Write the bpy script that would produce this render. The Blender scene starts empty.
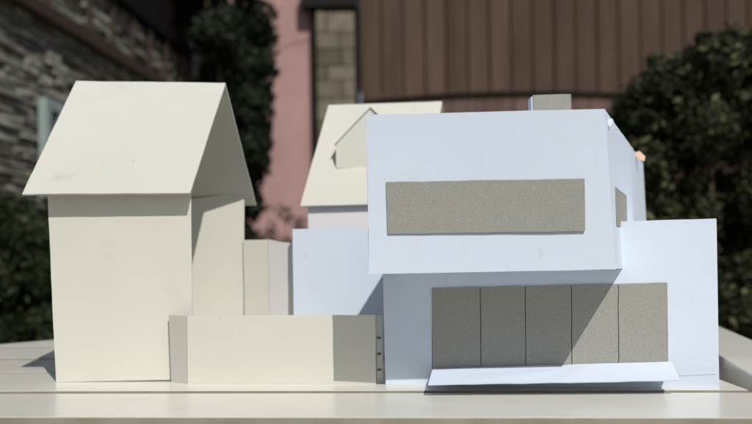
import bpy, bmesh, math, random
from mathutils import Vector, Matrix
random.seed(7)
R = math.radians
scene = bpy.context.scene
COL = scene.collection

# ------------------------------------------------------------------ camera, world, sun, exposure
EYE = 7.1                      # cm above the table top (table top is z = 0)
FPX, CX, HY, ROLL = 900.0, 376.0, 254.0, R(0.9)     # focal length and principal point in photograph pixels
cd = bpy.data.cameras.new('camera'); cam = bpy.data.objects.new('camera', cd); COL.objects.link(cam)
cam.location = (0, 0, EYE*0.01)
cam.rotation_euler = (Matrix.Rotation(R(90), 3, 'X') @ Matrix.Rotation(-ROLL, 3, 'Z')).to_euler()
cd.sensor_width = 36.0; cd.lens = FPX/752*36.0
cd.shift_y = (HY-212)/752
cd.clip_start = 0.01; cd.clip_end = 200
cd.dof.use_dof = True; cd.dof.focus_distance = 0.455; cd.dof.aperture_fstop = 11.0
scene.camera = cam

SUN = Vector((0.342, -0.80, 0.98)).normalized()       # towards the sun
w = bpy.data.worlds.new('World'); scene.world = w; w.use_nodes = True
nt = w.node_tree; bg = nt.nodes['Background']
sky = nt.nodes.new('ShaderNodeTexSky'); sky.sky_type = 'NISHITA'; sky.sun_disc = False
sky.dust_density = 1.8; sky.ozone_density = 0.8; sky.sun_elevation = math.asin(SUN.z); sky.sun_rotation = math.atan2(SUN.x, SUN.y)
nt.links.new(sky.outputs[0], bg.inputs[0]); bg.inputs[1].default_value = 0.062
sl = bpy.data.lights.new('sun', 'SUN'); sl.energy = 3.45; sl.angle = R(0.5); sl.color = (1.0, 0.97, 0.93)
so = bpy.data.objects.new('sun', sl); COL.objects.link(so)
so.rotation_euler = (-SUN).to_track_quat('-Z', 'Y').to_euler(); so.location = SUN*8
scene.view_settings.view_transform = 'Standard'; scene.view_settings.look = 'None'
scene.view_settings.gamma = 1; scene.view_settings.use_curve_mapping = False
scene.view_settings.exposure = 0.0

# ------------------------------------------------------------------ helpers (lengths in cm)
def U(px, py, Y):
    """point at depth Y (cm) that the photograph shows at pixel px, py"""
    u = (px-CX)/FPX; v = (HY-py)/FPX; c, s = math.cos(ROLL), math.sin(ROLL)
    return Vector((Y*(u*c+v*s), Y, EYE+Y*(-u*s+v*c)))
def G(px, py, z=0.0):
    u = (px-CX)/FPX; v = (HY-py)/FPX; c, s = math.cos(ROLL), math.sin(ROLL)
    Y = (z-EYE)/(-u*s+v*c)
    return Vector((Y*(u*c+v*s), Y, z))
def V(*a): return Vector(a)

def new_mat(name): 
    m = bpy.data.materials.new(name); m.use_nodes = True
    return m, m.node_tree.nodes, m.node_tree.links, m.node_tree.nodes['Principled BSDF']
def mottled(name, c1, c2, scale=20, rough=0.8, bump=0.0, bscale=200, spec=0.3, detail=6, island=0.0, coat=0.0, stretch=(1,1,1)):
    m, N, L, b = new_mat(name)
    tc = N.new('ShaderNodeTexCoord'); mp = N.new('ShaderNodeMapping'); mp.inputs['Scale'].default_value = stretch
    L.new(tc.outputs['Object'], mp.inputs['Vector'])
    n = N.new('ShaderNodeTexNoise'); n.inputs['Scale'].default_value = scale; n.inputs['Detail'].default_value = detail
    L.new(mp.outputs[0], n.inputs['Vector'])
    mx = N.new('ShaderNodeMix'); mx.data_type = 'RGBA'
    mx.inputs['A'].default_value = (*c1, 1); mx.inputs['B'].default_value = (*c2, 1)
    rp = N.new('ShaderNodeMapRange'); rp.inputs['From Min'].default_value = 0.32; rp.inputs['From Max'].default_value = 0.68
    L.new(n.outputs['Fac'], rp.inputs['Value']); L.new(rp.outputs[0], mx.inputs['Factor'])
    out = mx.outputs['Result']
    if island:
        g = N.new('ShaderNodeNewGeometry'); hs = N.new('ShaderNodeHueSaturation')
        r2 = N.new('ShaderNodeMapRange'); r2.inputs['To Min'].default_value = 1-island; r2.inputs['To Max'].default_value = 1+island
        L.new(g.outputs['Random Per Island'], r2.inputs['Value']); L.new(r2.outputs[0], hs.inputs['Value'])
        L.new(out, hs.inputs['Color']); out = hs.outputs[0]
    L.new(out, b.inputs['Base Color'])
    b.inputs['Roughness'].default_value = rough; b.inputs['Specular IOR Level'].default_value = spec
    if coat: b.inputs['Coat Weight'].default_value = coat; b.inputs['Coat Roughness'].default_value = 0.12
    if bump:
        n2 = N.new('ShaderNodeTexNoise'); n2.inputs['Scale'].default_value = bscale; n2.inputs['Detail'].default_value = 4
        L.new(mp.outputs[0], n2.inputs['Vector'])
        bp = N.new('ShaderNodeBump'); bp.inputs['Strength'].default_value = bump; bp.inputs['Distance'].default_value = 0.002
        L.new(n2.outputs['Fac'], bp.inputs['Height']); L.new(bp.outputs[0], b.inputs['Normal'])
    return m
def leafy(name, dark, mid, light):
    m, N, L, b = new_mat(name)
    g = N.new('ShaderNodeNewGeometry'); rp = N.new('ShaderNodeValToRGB')
    e = rp.color_ramp.elements; e[0].position = 0.0; e[0].color = (*dark, 1); e[1].position = 1.0; e[1].color = (*light, 1)
    k = e.new(0.72); k.color = (*mid, 1)
    L.new(g.outputs['Random Per Island'], rp.inputs['Fac']); L.new(rp.outputs[0], b.inputs['Base Color'])
    b.inputs['Roughness'].default_value = 0.5; b.inputs['Specular IOR Level'].default_value = 0.12
    return m

M = {}
M['white'] = mottled('bluish_white_card', (.655,.728,.825), (.685,.758,.855), 9, .75, .02, 900)
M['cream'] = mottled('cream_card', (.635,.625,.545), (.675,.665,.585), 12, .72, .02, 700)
M['cream_darkened'] = mottled('darkened_cream_card', (.56,.55,.485), (.60,.59,.525), 12, .72, .02, 700)  # cream darkened in colour so sunlit roof slopes read close to the walls
M['ramp'] = mottled('darkened_white_ramp_card', (.595,.665,.77), (.625,.695,.80), 9, .8, .02, 900)  # white card darkened in colour to offset the stronger sun on the ramp
M['offwhite'] = mottled('off_white_card', (.71,.695,.70), (.75,.735,.735), 12, .72, .02, 700)
M['chip'] = mottled('grey_chipboard', (.30,.292,.255), (.365,.355,.315), 1100, .9, .08, 900, .15, 10)
M['chipdark'] = mottled('chipboard_edge', (.10,.095,.085), (.13,.125,.11), 300, .9)
M['plank'] = mottled('glossy_cream_paint', (.66,.64,.565), (.73,.71,.635), 7, .27, .03, 60, .36, 5, .04, .08)
M['plank_side'] = mottled('worn_tan_edge', (.29,.27,.205), (.38,.36,.285), 40, .6, .1, 200)
M['patio'] = mottled('patio_paving', (.10,.095,.08), (.16,.15,.13), 2.2, .9, .3, 30)
M['stone'] = mottled('slate_stone', (.15,.146,.125), (.31,.30,.25), 9, .9, .4, 40, .2, 6, .5)
M['mortar'] = mottled('dark_mortar', (.03,.03,.027), (.05,.048,.042), 20, .95)
M['beam'] = mottled('red_brown_timber', (.040,.026,.019), (.06,.04,.03), 14, .7, .1, 60)
M['soffit'] = mottled('black_stained_boards', (.009,.008,.008), (.014,.013,.012), 10, .95, 0, 10, .05)
M['slate_roof'] = mottled('dark_roof', (.03,.03,.032), (.05,.05,.05), 10, .8)
M['frame'] = mottled('pale_green_paint', (.24,.30,.285), (.32,.38,.36), 14, .5)
M['glass'] = mottled('dark_glass', (.02,.025,.028), (.03,.036,.04), 4, .08, 0, 10, .5)
M['pipe'] = mottled('grey_zinc', (.20,.21,.22), (.30,.31,.32), 12, .45)
M['slotgrey'] = mottled('slot_grey', (.13,.125,.11), (.17,.165,.15), 100, .9)
M['pale'] = mottled('pale_grey_paint', (.40,.42,.43), (.48,.50,.50), 12, .6)
M['pink'] = mottled('pink_stucco', (.41,.25,.235), (.48,.30,.285), 2.5, .92, .25, 90, .2)
M['timber'] = mottled('dark_brown_boards', (.066,.041,.028), (.102,.064,.045), 2.0, .75, .1, 40, .2, 6, .2, 0, (3,3,.5))
M['timberdoor'] = mottled('grey_brown_door', (.115,.075,.06), (.16,.11,.09), 3.0, .8, .1, 40, .2, 6, .15, 0, (6,6,.5))
M['gap'] = mottled('dark_seam', (.012,.010,.009), (.02,.016,.014), 10, .95)
M['pier'] = mottled('beige_stone', (.125,.107,.078), (.185,.163,.122), 8, .9, .3, 40, .2, 6, .3)
M['leaf'] = leafy('bush_leaves', (.012,.015,.008), (.030,.037,.015), (.125,.125,.058))
M['leafdark'] = leafy('hedge_leaves', (.010,.016,.007), (.022,.033,.012), (.05,.068,.026))
M['conifer'] = leafy('dark_conifer_leaves', (.006,.009,.005), (.012,.018,.010), (.026,.034,.018))
M['twig'] = leafy('dry_twigs', (.02,.018,.012), (.05,.038,.026), (.10,.08,.055))
M['bark'] = mottled('bark', (.05,.035,.022), (.09,.065,.045), 30, .9, .3, 60)
M['tape'] = mottled('peach_tape', (.72,.48,.33), (.80,.58,.42), 60, .5)

def roof_material():
    """cream card with the pencil smudge and specks the left roof has"""
    m = M['cream_darkened'].copy(); m.name = 'darkened_cream_card_smudged'
    N, L = m.node_tree.nodes, m.node_tree.links; b = N['Principled BSDF']
    src = b.inputs['Base Color'].links[0].from_socket
    tc = N.new('ShaderNodeTexCoord'); prev = src
    base = LEFT_BASE
    A, B_, C_, D_ = [p-base for p in ROOF_FRONT]     # eave left, eave right, ridge right, ridge left
    def on(s, t): return (A*(1-s)+B_*s)*(1-t)+(D_*(1-s)+C_*s)*t
    for s, t, r, st in ((.17,.13,.55,.30),(.235,.14,.4,.22),(.41,.235,.10,.55),(.59,.27,.13,.4),(.38,.10,.10,.3),(.66,.72,.16,.16),(.27,.62,.5,.06),(.36,.55,.6,.05)):
        p = on(s, t)*0.01
        d = N.new('ShaderNodeVectorMath'); d.operation = 'DISTANCE'; d.inputs[1].default_value = p
        L.new(tc.outputs['Object'], d.inputs[0])
        nz = N.new('ShaderNodeTexNoise'); nz.inputs['Scale'].default_value = 700; nz.inputs['Detail'].default_value = 3
        L.new(tc.outputs['Object'], nz.inputs['Vector'])
        r1 = N.new('ShaderNodeMapRange'); r1.interpolation_type = 'SMOOTHSTEP'
        r1.inputs['From Min'].default_value = r*0.01; r1.inputs['From Max'].default_value = 0.0
        r1.inputs['To Max'].default_value = st*1.6
        L.new(d.outputs['Value'], r1.inputs['Value'])
        mu = N.new('ShaderNodeMath'); mu.operation = 'MULTIPLY'; L.new(r1.outputs[0], mu.inputs[0]); L.new(nz.outputs['Fac'], mu.inputs[1])
        mx = N.new('ShaderNodeMix'); mx.data_type = 'RGBA'; mx.inputs['B'].default_value = (.22,.21,.20,1)
        L.new(prev, mx.inputs['A']); L.new(mu.outputs[0], mx.inputs['Factor']); prev = mx.outputs['Result']
    L.new(prev, b.inputs['Base Color'])
    return m

def card_wear(m, amount=.10, tint=(.42,.41,.38)):
    """paper fibre and faint handling marks"""
    N, L = m.node_tree.nodes, m.node_tree.links; b = N['Principled BSDF']
    prev = b.inputs['Base Color'].links[0].from_socket
    tc = N.new('ShaderNodeTexCoord')
    for sc, lo, hi, k, st in ((45,.60,.80,amount,(1,1,1)), (1500,.45,.75,amount*.45,(1,1,1)), (260,.64,.78,amount*.8,(1,.25,.18)), (120,.70,.76,amount*1.6,(1,1,1))):
        mp = N.new('ShaderNodeMapping'); mp.inputs['Scale'].default_value = st; mp.inputs['Location'].default_value = (sc*.01,0,.3)
        n = N.new('ShaderNodeTexNoise'); n.inputs['Scale'].default_value = sc; n.inputs['Detail'].default_value = 5
        L.new(tc.outputs['Object'], mp.inputs['Vector']); L.new(mp.outputs[0], n.inputs['Vector'])
        r = N.new('ShaderNodeMapRange'); r.inputs['From Min'].default_value = lo; r.inputs['From Max'].default_value = hi; r.inputs['To Max'].default_value = k
        L.new(n.outputs['Fac'], r.inputs['Value'])
        mx = N.new('ShaderNodeMix'); mx.data_type = 'RGBA'; mx.inputs['B'].default_value = (*tint, 1)
        L.new(prev, mx.inputs['A']); L.new(r.outputs[0], mx.inputs['Factor']); prev = mx.outputs['Result']
    L.new(prev, b.inputs['Base Color'])
for k_ in ('white', 'cream', 'cream_darkened'): card_wear(M[k_], .14)
card_wear(M['plank'], .22, (.33,.30,.24))
card_wear(M['chip'], .25, (.42,.40,.35))

class Bag:
    def __init__(self): self.v = []; self.f = []; self.mi = []
    def add(self, vs, fs, mi=0):
        o = len(self.v); self.v += [Vector(v) for v in vs]
        for f in fs: self.f.append([o+i for i in f]); self.mi.append(mi)
        return self
    def loft(self, a, b, mi=0, side_mi=None):
        n = len(a); vs = list(a)+list(b)
        self.add(vs, [list(range(n))[::-1], list(range(n, 2*n))], mi)
        o = len(self.v)-2*n
        for i in range(n):
            j = (i+1) % n
            self.f.append([o+i, o+j, o+n+j, o+n+i]); self.mi.append(mi if side_mi is None else side_mi)
        return self
    def panel(self, pts, off, mi=0):
        off = Vector(off); return self.loft(pts, [Vector(p)+off for p in pts], mi)
    def prism(self, plan, z0, z1, mi=0):
        return self.loft([V(p[0], p[1], z0) for p in plan], [V(p[0], p[1], z1) for p in plan], mi)
    def box(self, x0, x1, y0, y1, z0, z1, mi=0):
        return self.prism([(x0,y0),(x1,y0),(x1,y1),(x0,y1)], z0, z1, mi)
    def tube(self, pts, radii, n=8, mi=0):
        rings = []
        for i, p in enumerate(pts):
            p = Vector(p); d = (Vector(pts[min(i+1, len(pts)-1)])-Vector(pts[max(i-1, 0)])).normalized()
            a = d.orthogonal().normalized(); b = d.cross(a)
            rings.append([p+(a*math.cos(2*math.pi*k/n)+b*math.sin(2*math.pi*k/n))*radii[i] for k in range(n)])
        vs = [v for r in rings for v in r]; fs = []
        for i in range(len(pts)-1):
            for k in range(n):
                k2 = (k+1) % n; fs.append([i*n+k, i*n+k2, (i+1)*n+k2, (i+1)*n+k])
        fs.append(list(range(n))[::-1]); fs.append([(len(pts)-1)*n+k for k in range(n)])
        return self.add(vs, fs, mi)
def thing(name, label, cat, base=(0,0,0), group=None):
    o = bpy.data.objects.new(name, None); COL.objects.link(o)
    o.empty_display_size = 0.02
    o.location = Vector(base)*0.01; o['label'] = label; o['category'] = cat; o['base'] = list(base)
    if group: o['group'] = group
    return o
def base_of(o):
    while o.parent: o = o.parent
    return Vector(o.get('base', (0,0,0)))
def part(name, bag, mats, parent=None, label=None, fix=True, bevel=0, smooth=False):
    b0 = base_of(parent) if parent else Vector((0,0,0))
    me = bpy.data.meshes.new(name)
    me.from_pydata([((v-b0)*0.01)[:] for v in bag.v], [], bag.f)
    for m in (mats if isinstance(mats, (list, tuple)) else [mats]): me.materials.append(m)
    for p, i in zip(me.polygons, bag.mi): p.material_index = i; p.use_smooth = smooth
    if fix:
        bm = bmesh.new(); bm.from_mesh(me); bmesh.ops.recalc_face_normals(bm, faces=bm.faces); bm.to_mesh(me); bm.free()
    o = bpy.data.objects.new(name, me); COL.objects.link(o)
    if parent: o.parent = parent
    if label: o['label'] = label
    if bevel:
        md = o.modifiers.new('bevel', 'BEVEL'); md.width = bevel*0.01; md.segments = 2; md.limit_method = 'ANGLE'
    return o
def clean_props():
    for o in scene.objects:
        if 'base' in o: del o['base']

# ------------------------------------------------------------------ ground
GZ = -75.0
gb = Bag(); gb.add([V(-6000,-6000,GZ),V(6000,-6000,GZ),V(6000,6000,GZ),V(-6000,6000,GZ)], [[0,1,2,3]])
o = part('ground', gb, M['patio']); o['kind'] = 'structure'

# ------------------------------------------------------------------ stone house on the left
def stone_house():
    a = 240.0; sl_ = 0.068
    def wx(Y): return -a+sl_*Y
    y0, y1 = 380.0, 880.0
    zt = EYE+192
    t = thing('stone_house', 'dark slate stone house with a red brown beam and low black eaves', 'house', (wx(y0)-60, y0, GZ))
    core = Bag().prism([(wx(y0)-4,y0),(wx(y1)-4,y1),(wx(y1)-300,y1+20),(wx(y0)-300,y0+20)], GZ, zt)
    wall = part('wall', core, M['mortar'], t)
    st = Bag(); z = GZ; rnd = random.Random(3)
    while z < zt-1:
        h = rnd.uniform(3.4, 5.6); h = min(h, zt-z)
        y = y0+rnd.uniform(0, 12)
        while y < y1-1:
            l = min(rnd.uniform(10, 34), y1-y); pr = rnd.uniform(-1.5, 3.2); tl = rnd.uniform(-.5, .5)
            ya, yb, za, zb = y+.5, y+l-.5, z+.75, z+h-.75
            f = [V(wx(ya)+pr, ya, za+tl), V(wx(yb)+pr+rnd.uniform(-.8,.8), yb, za-tl), V(wx(yb)+pr, yb, zb-tl), V(wx(ya)+pr+rnd.uniform(-.8,.8), ya, zb+tl)]
            st.loft(f, [v+V(-6,0,0) for v in f]); y += l
        z += h
    part('stonework', st, M['stone'], wall)
    zb = EYE+149
    bm_ = Bag().loft([V(wx(y0)+2,y0,zb-4),V(wx(y0)+9,y0,zb-4),V(wx(y0)+9,y0,zb+4),V(wx(y0)+2,y0,zb+4)],
                     [V(wx(y1)+2,y1,zb-4),V(wx(y1)+9,y1,zb-4),V(wx(y1)+9,y1,zb+4),V(wx(y1)+2,y1,zb+4)])
    part('beam', bm_, M['beam'], t)
    for px in (-20, 45, 87, 110, 130, 148, 164, 178):
        Y = 900*a/(437-px)
        part('post', Bag().box(wx(Y)+3, wx(Y)+6, Y-1.4, Y+1.4, zb+4, zt), M['beam'], t)
    ov = 8
    eave = Bag().loft([V(wx(y0)-300,y0-60,zt+150),V(wx(y0)+ov,y0-60,zt),V(wx(y0)+ov,y0-60,zt+40),V(wx(y0)-300,y0-60,zt+170)],
                      [V(wx(y1)-300,y1+25,zt+150),V(wx(y1)+ov,y1+25,zt),V(wx(y1)+ov,y1+25,zt+40),V(wx(y1)-300,y1+25,zt+170)])
    part('roof', eave, M['soffit'], t)
    part('soffit', Bag().prism([(wx(y0)-2,y0-55),(wx(y0)+ov-3,y0-55),(wx(y1)+ov-3,y1+22),(wx(y1)-2,y1+22)], zt-2.5, zt-.3), M['soffit'], t)
    # pale window beside the small roof
    ya, yb, za, zb2 = 540., 584., EYE+38, EYE+97
    w_ = Bag()
    for (p, q, r_, s_) in ((ya,ya+7,za,zb2),(yb-7,yb,za,zb2),(ya+7,yb-7,za,za+6),(ya+7,yb-7,zb2-6,zb2),((ya+yb)/2-2,(ya+yb)/2+2,za+6,zb2-6)):
        f = [V(wx(p)+2,p,r_),V(wx(q)+2,q,r_),V(wx(q)+2,q,s_),V(wx(p)+2,p,s_)]; w_.panel(f, (5,0,0))
    win = part('window', w_, M['frame'], t)
    part('pane', Bag().panel([V(wx(ya+7)+3,ya+7,za+6),V(wx(yb-7)+3,yb-7,za+6),V(wx(yb-7)+3,yb-7,zb2-6),V(wx(ya+7)+3,ya+7,zb2-6)], (1.2,0,0)), M['glass'], win)
    Y = y1-6
    dp = Bag().tube([V(wx(Y)+12,Y,zt-4),V(wx(Y)+12,Y,GZ)], [5,5], 12)
    dpo = part('downpipe', dp, M['pipe'], t)
    part('bracket', Bag().box(wx(Y)+7, wx(Y)+18, Y-8, Y-5.2, EYE+172, EYE+196), M['pale'], dpo, label='pale bracket on the downpipe')
stone_house()

# ------------------------------------------------------------------ pink house, timber building
def pink_house():
    t = thing('pink_house', 'pink stuccoed house wall between dark conifer and stone pier', 'house', (-130, 889, GZ))
    part('wall', Bag().box(-330, -60.5, 889, 1300, GZ, 420), M['pink'], t)
    part('roof', Bag().loft([V(-360,874,422),V(-62,874,422),V(-62,874,436),V(-360,874,436)], [V(-360,1120,560),V(-62,1120,560),V(-62,1120,574),V(-360,1120,574)]), M['slate_roof'], t)
    part('shadow_line', Bag().panel([V(-125,888.6,EYE+196), V(-62,888.6,EYE+212.4), V(-62,888.6,EYE+213), V(-125,888.6,EYE+196.6)], (0,.6,0)), M['beam'], t)  # thin dark strip standing in for a diagonal shadow edge on the stucco
pink_house()
def timber_barn():
    Yw = 880.0
    t = thing('timber_barn', 'dark brown barn clad in vertical boards above an arched doorway', 'barn', (150, Yw, GZ))
    z_top = 360
    def arch(X): 
        d = (X-136)/100.
        return EYE+157-3.2*d*d if -13 < X < 290 else GZ
    bd = Bag(); x = -12.5; rnd = random.Random(5)
    while x < 900:
        w_ = 21.1; pr = rnd.uniform(-.5, .5)
        xa, xb = x+.9, x+w_-.9
        f = [V(xa, Yw+pr, arch(xa+.1)), V(xb, Yw+pr, arch(xb-.1)), V(xb, Yw+pr, z_top), V(xa, Yw+pr, z_top)]
        bd.panel(f, (0,2.6,0)); x += w_
    part('board_cladding', bd, M['timber'], t)
    core = Bag(); 
    core.box(-14, 900, Yw+3.2, Yw+12, EYE+160, z_top); core.box(290, 900, Yw+3.2, Yw+12, GZ, EYE+160)
    part('wall', core, M['gap'], t)
    tr = Bag(); n = 24
    for i in range(n):
        xa = -12+302*i/n; xb = -12+302*(i+1)/n
        f = [V(xa,Yw-1.5,arch(xa+.5)-1.6),V(xb,Yw-1.5,arch(min(xb,289))-1.6),V(xb,Yw-1.5,arch(min(xb,289))),V(xa,Yw-1.5,arch(xa+.5))]
        tr.panel(f, (0,4.2,0))
    part('arch_shadow_strip', tr, M['gap'], t)  # near black strip imitating the shadow gap under the board ends
    dr = Bag(); x = -12
    while x < 288:
        dr.box(x+.4, x+14.6, Yw+3, Yw+5, GZ, EYE+159); dr.box(x+14.5, x+15.5, Yw+4.5, Yw+7, GZ, EYE+159); x += 15
    part('door', dr, M['timberdoor'], t)
    part('roof', Bag().loft([V(-60,Yw-35,z_top+2),V(940,Yw-35,z_top+2),V(940,Yw-35,z_top+16),V(-60,Yw-35,z_top+16)], [V(-60,Yw+300,z_top+170),V(940,Yw+300,z_top+170),V(940,Yw+300,z_top+184),V(-60,Yw+300,z_top+184)]), M['slate_roof'], t)
    part('lintel', Bag().box(-68, -14.5, Yw-8, Yw+20, EYE+241, EYE+262), M['gap'], t)
timber_barn()
def stone_pier():
    t = thing('stone_pier', 'beige stone gate pier between pink wall and brown boards', 'pier', (-37, 885, GZ))
    part('core', Bag().box(-60, -14.2, 882, 920, GZ, EYE+240.5), M['gap'], t)
    st = Bag(); z = GZ; rnd = random.Random(8)
    while z < EYE+238:
        h = min(rnd.uniform(11, 24), EYE+239-z); x = -55
        cut = rnd.uniform(-45, -27) if rnd.random() < .6 else -17.5
        for xa, xb in ((-55, cut), (cut, -17.5)):
            if xb-xa > 3: st.box(xa+.6, xb-.6, 877-rnd.uniform(0,1.5), 884, z+.6, z+h-.6)
        z += h
    part('stonework', st, M['pier'], t)
stone_pier()

# ------------------------------------------------------------------ foliage
def leaf_cloud(blobs, n, size, rnd, shell=0.55, droop=0.0):   # leaf faces spread through lumpy volumes
    b = Bag(); vols = [bl[3]*bl[4]*bl[5] for bl in blobs]; tot = sum(v**.67 for v in vols)
    for bl, vv in zip(blobs, vols):
        for _ in range(int(n*(vv**.67)/tot)):
            d = Vector((rnd.gauss(0,1), rnd.gauss(0,1), rnd.gauss(0,1))).normalized()
            lump = 1+.16*math.sin(5*d.x+bl[0])*math.sin(6*d.z+bl[2])+.1*math.sin(11*d.y+9*d.z)
            r = (shell+(1-shell)*rnd.random()**.6)*lump
            c = V(bl[0]+d.x*bl[3]*r, bl[1]+d.y*bl[4]*r, bl[2]+d.z*bl[5]*r)
            nrm = (d+Vector((rnd.gauss(0,.7), rnd.gauss(0,.7), rnd.gauss(0,.7)))).normalized()
            a = nrm.orthogonal().normalized(); a = (Matrix.Rotation(rnd.uniform(0,6.28), 3, nrm) @ a)
            a = (a+V(0,0,-droop)).normalized(); e = nrm.cross(a).normalized()
            s = size*rnd.uniform(.6, 1.35)
            b.add([c-a*s*.6, c+e*s*.28+nrm*s*.06, c+a*s*.65, c-e*s*.28+nrm*s*.06], [[0,1,2],[0,2,3]])
    return b
def stems(base, tops, r, rnd):
    b = Bag()
    for tp in tops:
        m_ = base.lerp(tp, .5)+V(rnd.uniform(-6,6), rnd.uniform(-6,6), 0)
        b.tube([base+V(rnd.uniform(-4,4),rnd.uniform(-4,4),0), m_, tp], [r, r*.7, r*.3], 7)
    return b
def shrub(name, label, cat, base, blobs, n, size, mat, shell=.5, stem_r=2, group=None, seed=1, droop=0.):
    rnd = random.Random(seed); base = Vector(base)
    t = thing(name, label, cat, base, group)
    part('trunk', stems(base, [V(*bl[:3]) for bl in blobs[:8]], stem_r, rnd), M['bark'], t, smooth=True)
    part('foliage', leaf_cloud(blobs, n, size, rnd, shell, droop), mat, t, fix=False)
    return t
rb = []
for px, py, rr in ((640,120,20),(665,90,20),(690,75,20),(715,65,20),(740,60,22),(765,55,22),(640,170,22),(668,150,24),(700,130,24),(735,120,24),(770,120,24),
                   (650,220,22),(685,210,24),(720,200,24),(760,200,24),(660,280,24),(700,280,24),(740,280,24),(665,330,22),(710,340,24),(755,335,24),(700,400,26),(730,250,26),(700,310,28),(725,310,28),(755,290,28),(735,370,28),(770,240,28),(680,250,26),(760,400,26),(640,360,22),
                   (702,38,7),(655,62,8),(727,38,8),(634,92,8),(622,112,9)):
    Y = 225+random.uniform(-8,18)
    p = U(px, py, Y); k = rr*Y/900.*(1.45 if rr > 10 else 1.1)
    rb.append((p.x, p.y, p.z, k, k*1.4, k))
rb += [(p[0]*1.05, p[1]+32, p[2], p[3]*1.15, p[4], p[5]*1.1) for p in rb[:24]]
shrub('bush', 'tall dark green bush with glinting leaves behind the white card house', 'bush', (88, 235, GZ), rb, 110000, 1.7, M['leaf'], .1, .9, seed=4)
lb = []
for px, py, rr in ((8,222,18),(30,240,20),(-20,215,24),(45,275,22),(10,275,24),(-30,280,26),(40,320,22),(5,330,24),(-40,340,28),(60,330,22),(30,390,30),(-30,400,30)):
    Y = 250+random.uniform(-6,16); p = U(px, py, Y); k = rr*Y/900.*1.4
    lb.append((p.x, p.y, p.z, k, k*1.5, k))
lb += [(p[0]*1.06, p[1]+35, p[2]-1, p[3]*1.15, p[4], p[5]) for p in lb[:10]]
shrub('hedge_bush', 'low dark green hedge bush behind the table at its left end', 'bush', (-100, 260, GZ), lb, 42000, 1.9, M['leafdark'], .1, 2, seed=5)
cb = []
for px, py, rr in ((236,-40,40),(205,-30,30),(244,30,33),(217,35,28),(248,70,28),(225,85,30),(247,110,26),(225,140,30),(248,150,24),(244,185,20),(225,190,30),(262,35,14),(262,100,12),(262,130,11),(258,165,12),(252,205,14),(225,250,36),(205,290,40),(240,240,16),(196,-8,26),(178,-35,26),(188,5,16)):
    Y = 800+random.uniform(-20,30); p = U(px, py, Y); k = rr*Y/900.
    cb.append((p.x, p.y, p.z, k, k*1.1, k))
shrub('conifer_tree', 'near black conifer rising beside the pink house wall', 'tree', (-128, 815, GZ), cb, 16000, 8.0, M['conifer'], .3, 7, seed=6, droop=.9)
tb = []
for px, py, rr in ((285,215,12),(298,225,12),(272,232,10),(305,238,13),(285,245,16),(262,240,10)):
    Y = 700+random.uniform(-20,20); p = U(px, py, Y); k = rr*Y/900.
    tb.append((p.x, p.y, p.z, k, k, k))
shrub('twiggy_shrub', 'small brown twiggy shrub against the foot of the pink wall', 'shrub', (-60, 700, GZ), tb, 300, 4.0, M['twig'], .2, 1.2, seed=9)

# ------------------------------------------------------------------ garden table
SLP = -0.092                       # planks run slightly askew to the view
def table():
    t = thing('garden_table', 'cream painted slatted garden table carrying the card houses', 'table', (0, 55, GZ))
    def ln(Y0, X): return Y0+SLP*X
    edges = [31.2, 38.95, 46.55, 54.7, 62.2, 69.8]
    for i in range(5):
        a, b = edges[i]+.36, edges[i+1]-.36
        if i == 0: b -= 1.5
        xl, xr = -52, 18.6+.1*random.random()
        dz = (0, -.03, 0.0, -.04, .0)[i]
        pl = Bag(); 
        plan = [(xl, ln(a,xl)), (xr, ln(a,xr)), (xr, ln(b,xr)), (xl, ln(b,xl))]
        pl.loft([V(p[0],p[1],-2.2+dz) for p in plan], [V(p[0],p[1],dz-.004) for p in plan], 0, 1)
        part('plank', pl, [M['plank'], M['plank_side']], t, bevel=.05)
    # last, cut back plank
    plan = [(-52, ln(70.05,-52)), (18.6, ln(70.05,18.6)), (18.6, 80), (-24, 84), (-33, 74.6), (-52, 74.8)]
    part('plank', Bag().loft([V(p[0],p[1],-2.2) for p in plan], [V(p[0],p[1],-.01) for p in plan], 0, 1), [M['plank'], M['plank_side']], t, bevel=.05)
    q = [G(719,362), G(752,382.5)]; d = (q[0]-q[1]).normalized()
    n0 = q[1]-d*40; n1 = q[0]+d*27; wv = V(4.1,-.6,0)
    plan = [n0, n0+wv, n1+wv, n1]
    part('border_board', Bag().loft([V(p.x,p.y,-1.6) for p in plan], [V(p.x,p.y,.45) for p in plan], 0, 0), [M['plank'], M['plank_side']], t, bevel=.12)
    for y in (40, 66):
        part('crossbar', Bag().box(-48, 29, y-2.5, y+2.5, -5.6, -2.3), M['plank_side'], t)
    for x in (-46, 26):
        for y in (40, 66):
            part('leg', Bag().loft([V(x-2,y-2,GZ),V(x+2,y-2,GZ),V(x+2,y+2,GZ),V(x-2,y+2,GZ)], [V(x-2.6,y-2.4,-5.7),V(x+2.6,y-2.4,-5.7),V(x+2.6,y+2.4,-5.7),V(x-2.6,y+2.4,-5.7)]), M['plank'], t)
table()

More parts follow.
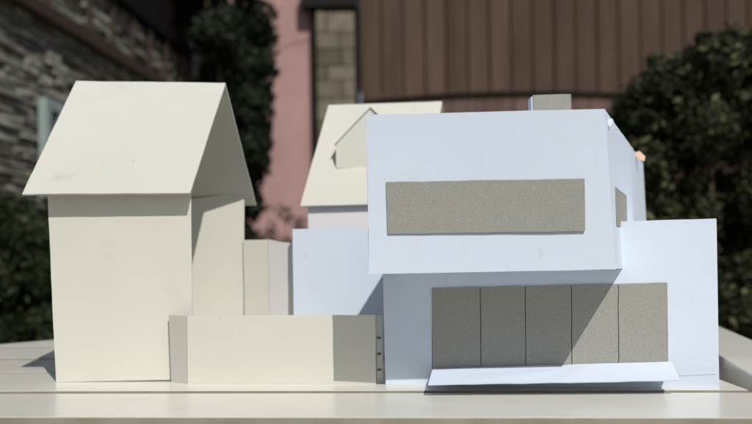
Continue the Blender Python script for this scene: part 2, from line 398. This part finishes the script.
# ------------------------------------------------------------------ cream card house on the left
T = 0.09                            # card thickness
c0, c1 = G(56,382), G(193,381)      # foot of the front wall
SD = V(0.095, 1, 0)                 # depth direction of this house
wt = 10.55
LEFT_BASE = V((c0.x+c1.x)/2, (c0.y+c1.y)/2+6, 0)
A_ = U(22,194,51.0); B_ = U(190,193,50.5); C_ = U(225.5,83,57.6); D_ = U(76,81,58.0)
ROOF_FRONT = (A_, B_, C_, D_)
def left_house():
    t = thing('card_house', 'tall cream card model house with a steep smudged saddle roof', 'model house', LEFT_BASE)
    ct0 = U(47.5,193,c0.y); ct1 = U(190.8,193,c1.y)
    ct0.z = ct1.z = wt+.25
    # front, left and back walls; the right side stands open and shows the inside of the back wall
    yb = 64.0
    k0, k1 = U(193,300,yb), U(244.2,194,yb)
    zt2 = U(222,192.6,yb).z
    xb = U(244.6,380,yb).x
    wl = Bag()
    wl.panel([c0, c1+V(0,0,.10), ct1, ct0], (0,T,0))
    lb_ = V(c0.x+1.0, yb, 0)
    wl.panel([c0+V(0,T+.01,0), lb_, V(lb_.x,yb,wt+.1), ct0+V(0,T+.01,0)], (T,0,0))
    wl.panel([V(lb_.x+T+.01,yb,0), V(xb,yb,0), V(k1.x,yb,zt2), V(lb_.x+T+.01,yb,wt+.1)], (0,T,0))
    part('wall', wl, M['cream'], t)
    # roof sheet folded over the ridge
    rb_ = Bag(); back = []
    for e, r in ((A_, D_), (B_, C_)):
        g = V(2*(r.x-e.x)+e.x, 2*(r.y-e.y)+e.y, e.z+.1); back.append(g)
    n = (B_-A_).cross(D_-A_).normalized(); n = n if n.z > 0 else -n
    th = -n*.11
    nb = (C_-D_).cross(back[0]-D_).normalized(); nb = nb if nb.z > 0 else -nb
    thb = -nb*.11
    inn = V(0,0,-.15)
    rb_.loft([A_, B_, C_, D_], [A_+th, B_+th, C_+inn, D_+inn])
    rf = part('roof', rb_, roof_material(), t)
    part('rear_slope', Bag().loft([D_+V(0,.02,-.01), C_+V(0,.02,-.01), back[1], back[0]], [D_+inn+V(0,.02,0), C_+inn+V(0,.02,0), back[1]+thb, back[0]+thb]), M['cream_darkened'], rf)
    # low annex behind
    a0 = U(245,240,63.8); a1 = U(268,240,63.4)
    b1 = V(a1.x, a1.y, 0)+SD*3; b0 = V(a0.x+.02, a0.y, 0)+SD*2
    z = a0.z
    part('annex', Bag().prism([(a0.x-.12, a0.y),(a1.x, a1.y),(b1.x,b1.y),(b0.x,b0.y)], 0, z), M['cream'], t)
    e1 = U(292.6,243.3,62.6)
    part('annex_side', Bag().loft([V(a1.x+.03,a1.y-.02,0),V(e1.x+.1,e1.y,0),V(e1.x-.6,e1.y+1.6,0),V(a1.x+.03,a1.y+2,0)], [V(a1.x+.03,a1.y-.02,z-.06),e1,V(e1.x-.6,e1.y+1.6,e1.z),V(a1.x+.03,a1.y+2,z-.06)]), M['offwhite'], t, label='pale off-white side panel of the annex')
left_house()

# ------------------------------------------------------------------ low cream garden wall
def low_wall():
    p0, p1 = G(187.5,383.5), G(376,384)
    pl = G(170.5,382.5)
    t = thing('garden_wall', 'low cream card wall standing in front of the cream and white houses', 'model wall', V((p0.x+p1.x)/2, p0.y, 0))
    h0, h1 = U(187,315.5,p0.y), U(375.3,315,p1.y); hl = U(168.5,315.5,pl.y+.15)
    wl = Bag().panel([p0, p1, h1, h0], (0,.08,0))
    part('front_panel', wl, M['cream'], t)
    part('end_panel', Bag().panel([pl+V(0,.2,0), p0+V(-.03,.03,0), h0+V(-.03,.03,0), hl+V(0,.05,0)], (.02,.08,0)), M['cream_darkened'], t, label='angled left end of the low wall')
    # narrow card strip with three dark slots at its right end
    e = V(p1.x+.06, p1.y+.35, 0); zt = h1.z-.05
    ns = part('end_strip', Bag().box(e.x, e.x+.34, e.y, e.y+.06, 0, zt), M['cream'], t, label='narrow strip with three dark slots at the right end')
    for zz in (.75, 1.62, 2.5):
        part('slot', Bag().box(e.x+.03, e.x+.24, e.y-.03, e.y-.004, zz-.06, zz+.05), M['slotgrey'], ns)
low_wall()

# ------------------------------------------------------------------ white card house
def white_house():
    g0, g1 = G(385.5,384.5), G(719,388.5)
    t = thing('white_card_house', 'bluish white modern card model house with overhanging upper storey and grey windows', 'model house', V((g0.x+g1.x)/2, g0.y+8, 0))
    SL = 0.37
    # ---- upper storey: overhanging, slanted sides
    fl_b, fr_b = U(369,274,44.6), U(615.5,269.5,42.6)
    fl_t, fr_t = U(366,115,44.6), U(604.5,109,42.6)
    dep = 26.0
    dv = V(SL*dep, dep, 0)
    bl_b, br_b, bl_t, br_t = fl_b+dv, fr_b+V(SL*dep-.3,dep,0), fl_t+dv, fr_t+V(SL*dep+.15,dep,0)
    br_t = U(643,163,68.4); br_b = V(br_t.x+.3, br_t.y, fr_b.z)
    up = Bag().loft([fl_b, fr_b, br_b, bl_b], [fl_t, fr_t, br_t, bl_t])
    ust = part('upper_storey', up, M['white'], t)
    def onf(px, py, off=0.0):            # point on the front face
        s = (px-366)/(604.5-366); Y = 44.6+(42.6-44.6)*s
        p = U(px, py, Y); p.y -= off; return p
    wpts = [onf(387.5,234), onf(585,231), onf(584.5,179), onf(386.5,182)]
    part('window', Bag().panel([p+V(0,-.006,0) for p in wpts], (0,-.05,0)), M['chip'], ust, label='long grey strip window of chipboard')
    def onr(u, z):                       # point on the right face, u = share of the depth
        lo = fr_b.lerp(br_b, u); hi = fr_t.lerp(br_t, u); k = (z-lo.z)/(hi.z-lo.z); return lo.lerp(hi, k)
    nr = (br_b-fr_b).cross(fr_t-fr_b).normalized(); nr = nr if nr.x > 0 else -nr
    def onw(px, py, off):                # point of the right face that a pixel shows
        d = U(px, py, 1.0)-V(0,0,EYE); k = (fr_t-V(0,0,EYE)).dot(nr)/d.dot(nr); return V(0,0,EYE)+d*k+nr*off
    part('side_window', Bag().panel([onw(*q, .02) for q in ((614.8,187),(626,195.5),(626.5,226),(616.5,226))], nr*.015), M['chip'], ust, label='grey window on the right side')
    # ---- paper tabs curling out of the top
    e = onr(.04,13.2); 
    part('paper_tab', Bag().panel([e+V(-.1,.1,.25), e+V(.28,.15,.30), e+V(.36,.2,.12), e+V(.12,.1,-.12)], (.02,.12,.02)), M['white'], ust, label='torn white paper tab at the front corner')
    e = fr_t.lerp(br_t, .72)
    part('paper_tab', Bag().panel([e+V(-.15,.0,-.02), e+V(.35,.2,.10), e+V(.75,.3,-.25), e+V(.65,.2,-.6), e+V(.2,.1,-.45)], (.03,.2,.03)), M['tape'], ust, label='curled peach coloured tab at the rear')
    # ---- chimney
    ch0, ch1 = U(533,95,53.5), U(571,94,53.0); zr = fl_t.z-.15
    ch = Bag().loft([V(ch0.x,ch0.y,zr),V(ch1.x,ch1.y,zr),V(ch1.x,ch1.y+1.2,zr),V(ch0.x+.1,ch0.y+1.2,zr)], [ch0, ch1, ch1+V(0,1.2,0), ch0+V(.1,1.2,0)])
    cm = part('chimney', ch, M['chip'], t)
    part('side_panel', Bag().panel([V(ch0.x-.03,ch0.y+.02,zr),V(ch0.x-.03,ch0.y+1.1,zr),V(ch0.x-.03,ch0.y+1.1,ch0.z-.1),V(ch0.x-.03,ch0.y+.02,ch0.z-.1)], (-.07,0,0)), M['white'], cm)
    # ---- lower storey: one L shaped front card and the volumes behind it
    zb = fl_b.z-.02
    def fw(px, py):                      # point on the front wall plane
        u0 = (px-385.5)/(719-385.5); Y = 1/((1-u0)/g0.y+u0/g1.y); return U(px, py, Y)
    lo0, lo1 = g0, g1
    top0 = V(fw(383,283).x, fw(383,283).y, zb); m_ = fw(618,283); mid = V(m_.x, m_.y, zb)
    r0, r1 = fw(617.5,221.5), fw(716,218.5)
    m_b = fw(618,388)
    mid_b = V(m_b.x, m_b.y, 0)
    nf = (g1-g0).cross(V(0,0,1)).normalized()
    nf = nf if nf.y < 0 else -nf
    wl = Bag().panel([lo0, V(m_b.x,m_b.y,0), lo1, r1, r0, V(r0.x,r0.y,zb), top0], -nf*.08)
    lw = part('lower_wall', wl, M['white'], t)
    bk = -nf*.1
    sd = V(SL,1,0)
    P0, P1, P2 = g0+bk, V(r0.x,r0.y,0)+bk, V(r1.x+.04,r1.y,0)+bk
    part('lower_storey', Bag().prism([(P0.x+.1,P0.y),(P1.x,P1.y),((P1+sd*12).x,(P1+sd*12).y),((P0+sd*12).x,(P0+sd*12).y)], 0, zb-.06), M['white'], t)
    sb = [P1+V(.03,0,0), P2, P2+sd*9, P1+V(.03,0,0)+sd*9]
    part('side_block', Bag().loft([V(p.x,p.y,0) for p in sb], [V(p.x,p.y,r0.z-.03) if i in (0,3) else V(p.x,p.y,r1.z-.03) for i, p in enumerate(sb)]), M['white'], t)
    # garage doors: five chipboard leaves
    xs = [431.5, 480.5, 525.3, 571.3, 618.2, 667.3]
    bx = [432.5, 481, 525.8, 572, 618.6, 668]
    ty = [288.3, 287, 285.9, 284.7, 283.6, 282.5]
    by = [373, 371, 370, 368.5, 367.5, 365]
    for i in range(5):
        g_ = .42
        f = [fw(bx[i]+g_,by[i]), fw(bx[i+1]-g_,by[i+1]), fw(xs[i+1]-g_,ty[i+1]), fw(xs[i]+g_,ty[i])]
        part('door_leaf', Bag().panel([p+nf*.012 for p in f], nf*.05), M['chip'], lw)
    f = [fw(432,373), fw(668,365), fw(667.2,283), fw(432,289)]
    part('door_backing', Bag().panel([p+nf*.004 for p in f], nf*.004), M['chipdark'], lw)
    # ramp of folded card in front of the doors
    k0, k1 = fw(433,368.2)+nf*.09, fw(671,361.3)+nf*.09
    f0, f1 = U(428,384.3,44.75), U(680,380.0,43.9)
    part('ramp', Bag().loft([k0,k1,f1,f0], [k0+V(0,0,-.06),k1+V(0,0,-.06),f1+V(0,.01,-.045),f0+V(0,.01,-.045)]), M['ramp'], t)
    part('tape', Bag().panel([fw(672,376)+nf*.006, fw(716,374)+nf*.006, fw(716,363)+nf*.006, fw(672,364)+nf*.006], nf*.012), M['white'], lw)
    # floor card edge in front of the left bay
    # ---- set-back wing on the left
    w0, w1 = U(293,229,61.7), U(400,229.5,61.4)
    zt = w0.z
    part('wing', Bag().prism([(U(294,340,61.7).x,61.7),(w1.x+1.2,w1.y),(w1.x+1.6,w1.y+1.2),(w0.x+.4,w0.y+1.2)], 0, zt), M['white'], t)
white_house()

# ------------------------------------------------------------------ second cream house at the back
def back_house():
    e0 = U(300,206,65.0); r0 = U(328.5,105,72.0); r1 = U(442,101.5,71.4)
    dvx = r0-e0
    e1 = r1-V(dvx.x, dvx.y, dvx.z)
    t = thing('card_house', 'cream card model house with a dormer, half hidden behind the white house', 'model house', V(0, 70, 0))
    b0 = V(e0.x+2*dvx.x, e0.y+2*dvx.y, e0.z); b1 = V(e1.x+2*dvx.x, e1.y+2*dvx.y, e1.z)
    n = (e1-e0).cross(r0-e0).normalized(); n = n if n.z > 0 else -n
    inn = V(0,0,-.17)
    rf = part('roof', Bag().loft([e0,e1,r1,r0], [e0-n*.11,e1-n*.11,r1+inn,r0+inn]), M['cream_darkened'], t)
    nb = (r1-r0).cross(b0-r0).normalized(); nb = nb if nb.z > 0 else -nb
    part('rear_slope', Bag().loft([r0+V(0,.02,-.01),r1+V(0,.02,-.01),b1,b0], [r0+inn+V(0,.02,0),r1+inn+V(0,.02,0),b1-nb*.11,b0-nb*.11]), M['cream_darkened'], rf)
    wl = U(308,215,65.4); sd = V(dvx.x/dvx.y, 1, 0)
    q0 = V(wl.x, 65.4, 0); q1 = V(e1.x-.2, e1.y+.4, 0); q2 = q1+sd*11.6; q3 = q0+sd*11.6
    z = e0.z+.2
    part('wall', Bag().loft([q0,q1,q2,q3], [V(p.x,p.y,z) for p in (q0,q1,q2,q3)]), M['offwhite'], t)
    # dormer
    Yd = 67.2
    d0 = U(336,168,Yd); d1 = U(336,143.5,Yd); d2 = U(363,115.5,Yd)
    kx = (d2.z-d1.z)/(d2.x-d1.x); hw = 2.6
    ap = V(d1.x+hw, Yd, d1.z+hw*kx); d3 = V(d1.x+2*hw, Yd, d1.z); d4 = V(d3.x, Yd, d0.z)
    sl_ = (r0.z-e0.z)/(r0.y-e0.y)
    def back(p): 
        Yb = e0.y+(p.z-e0.z)/sl_+.12; return V(p.x+.1*(Yb-Yd), max(Yb, Yd+.1), p.z)
    face = [d0, d4, d3, ap, d1]
    dm = part('dormer', Bag().loft(face, [back(p) for p in face]), M['cream'], t)
    o_ = V(0,-.12,0); up = V(0,0,.10)
    e = (d1-ap).normalized()*.18
    rb_ = Bag()
    rb_.loft([ap+o_+V(0,0,.02), d1+e+o_+V(0,0,.02), back(d1+e)+V(0,0,.02), back(ap)+V(0,0,.02)], [ap+o_+up, d1+e+o_+up, back(d1+e)+up, back(ap)+up])
    e2 = (d3-ap).normalized()*.18
    rb_.loft([ap+o_+V(.01,0,.02), d3+e2+o_+V(0,0,.02), back(d3+e2)+V(0,0,.02), back(ap)+V(.01,0,.02)], [ap+o_+up+V(.01,0,0), d3+e2+o_+up, back(d3+e2)+up, back(ap)+up+V(.01,0,0)])
    part('dormer_roof', rb_, M['cream_darkened'], dm)
back_house()

# hand cut card: edges wander by a fraction of a millimetre
from mathutils import noise
def hand_cut(o, amp=.022):
    bm = bmesh.new(); bm.from_mesh(o.data)
    for n_ in range(5):
        es = [e for e in bm.edges if e.calc_length() > .009]
        if not es: break
        bmesh.ops.subdivide_edges(bm, edges=es, cuts=1)
    off = o.matrix_world.translation
    for v in bm.verts:
        q = v.co*100
        v.co.x += amp*.01*(noise.noise(q*.9+Vector((3,1,7)))+.5*noise.noise(q*2.7))
        v.co.z += amp*.01*(noise.noise(q*.9+Vector((9,4,2)))+.5*noise.noise(q*2.7+Vector((5,5,5)))) if v.co.z > .002 else 0
    bm.to_mesh(o.data); bm.free()
bpy.context.view_layer.update()
for o in list(scene.objects):
    if o.type == 'MESH' and o.parent:
        r = o
        while r.parent: r = r.parent
        if r.get('category') in ('model house', 'model wall') and o.name.split('.')[0] in ('wall','roof','rear_slope','upper_storey','lower_wall','window','door_leaf','front_panel','end_panel','wing','side_block','dormer','dormer_roof','ramp','chimney','annex','side_window'):
            hand_cut(o)
clean_props()
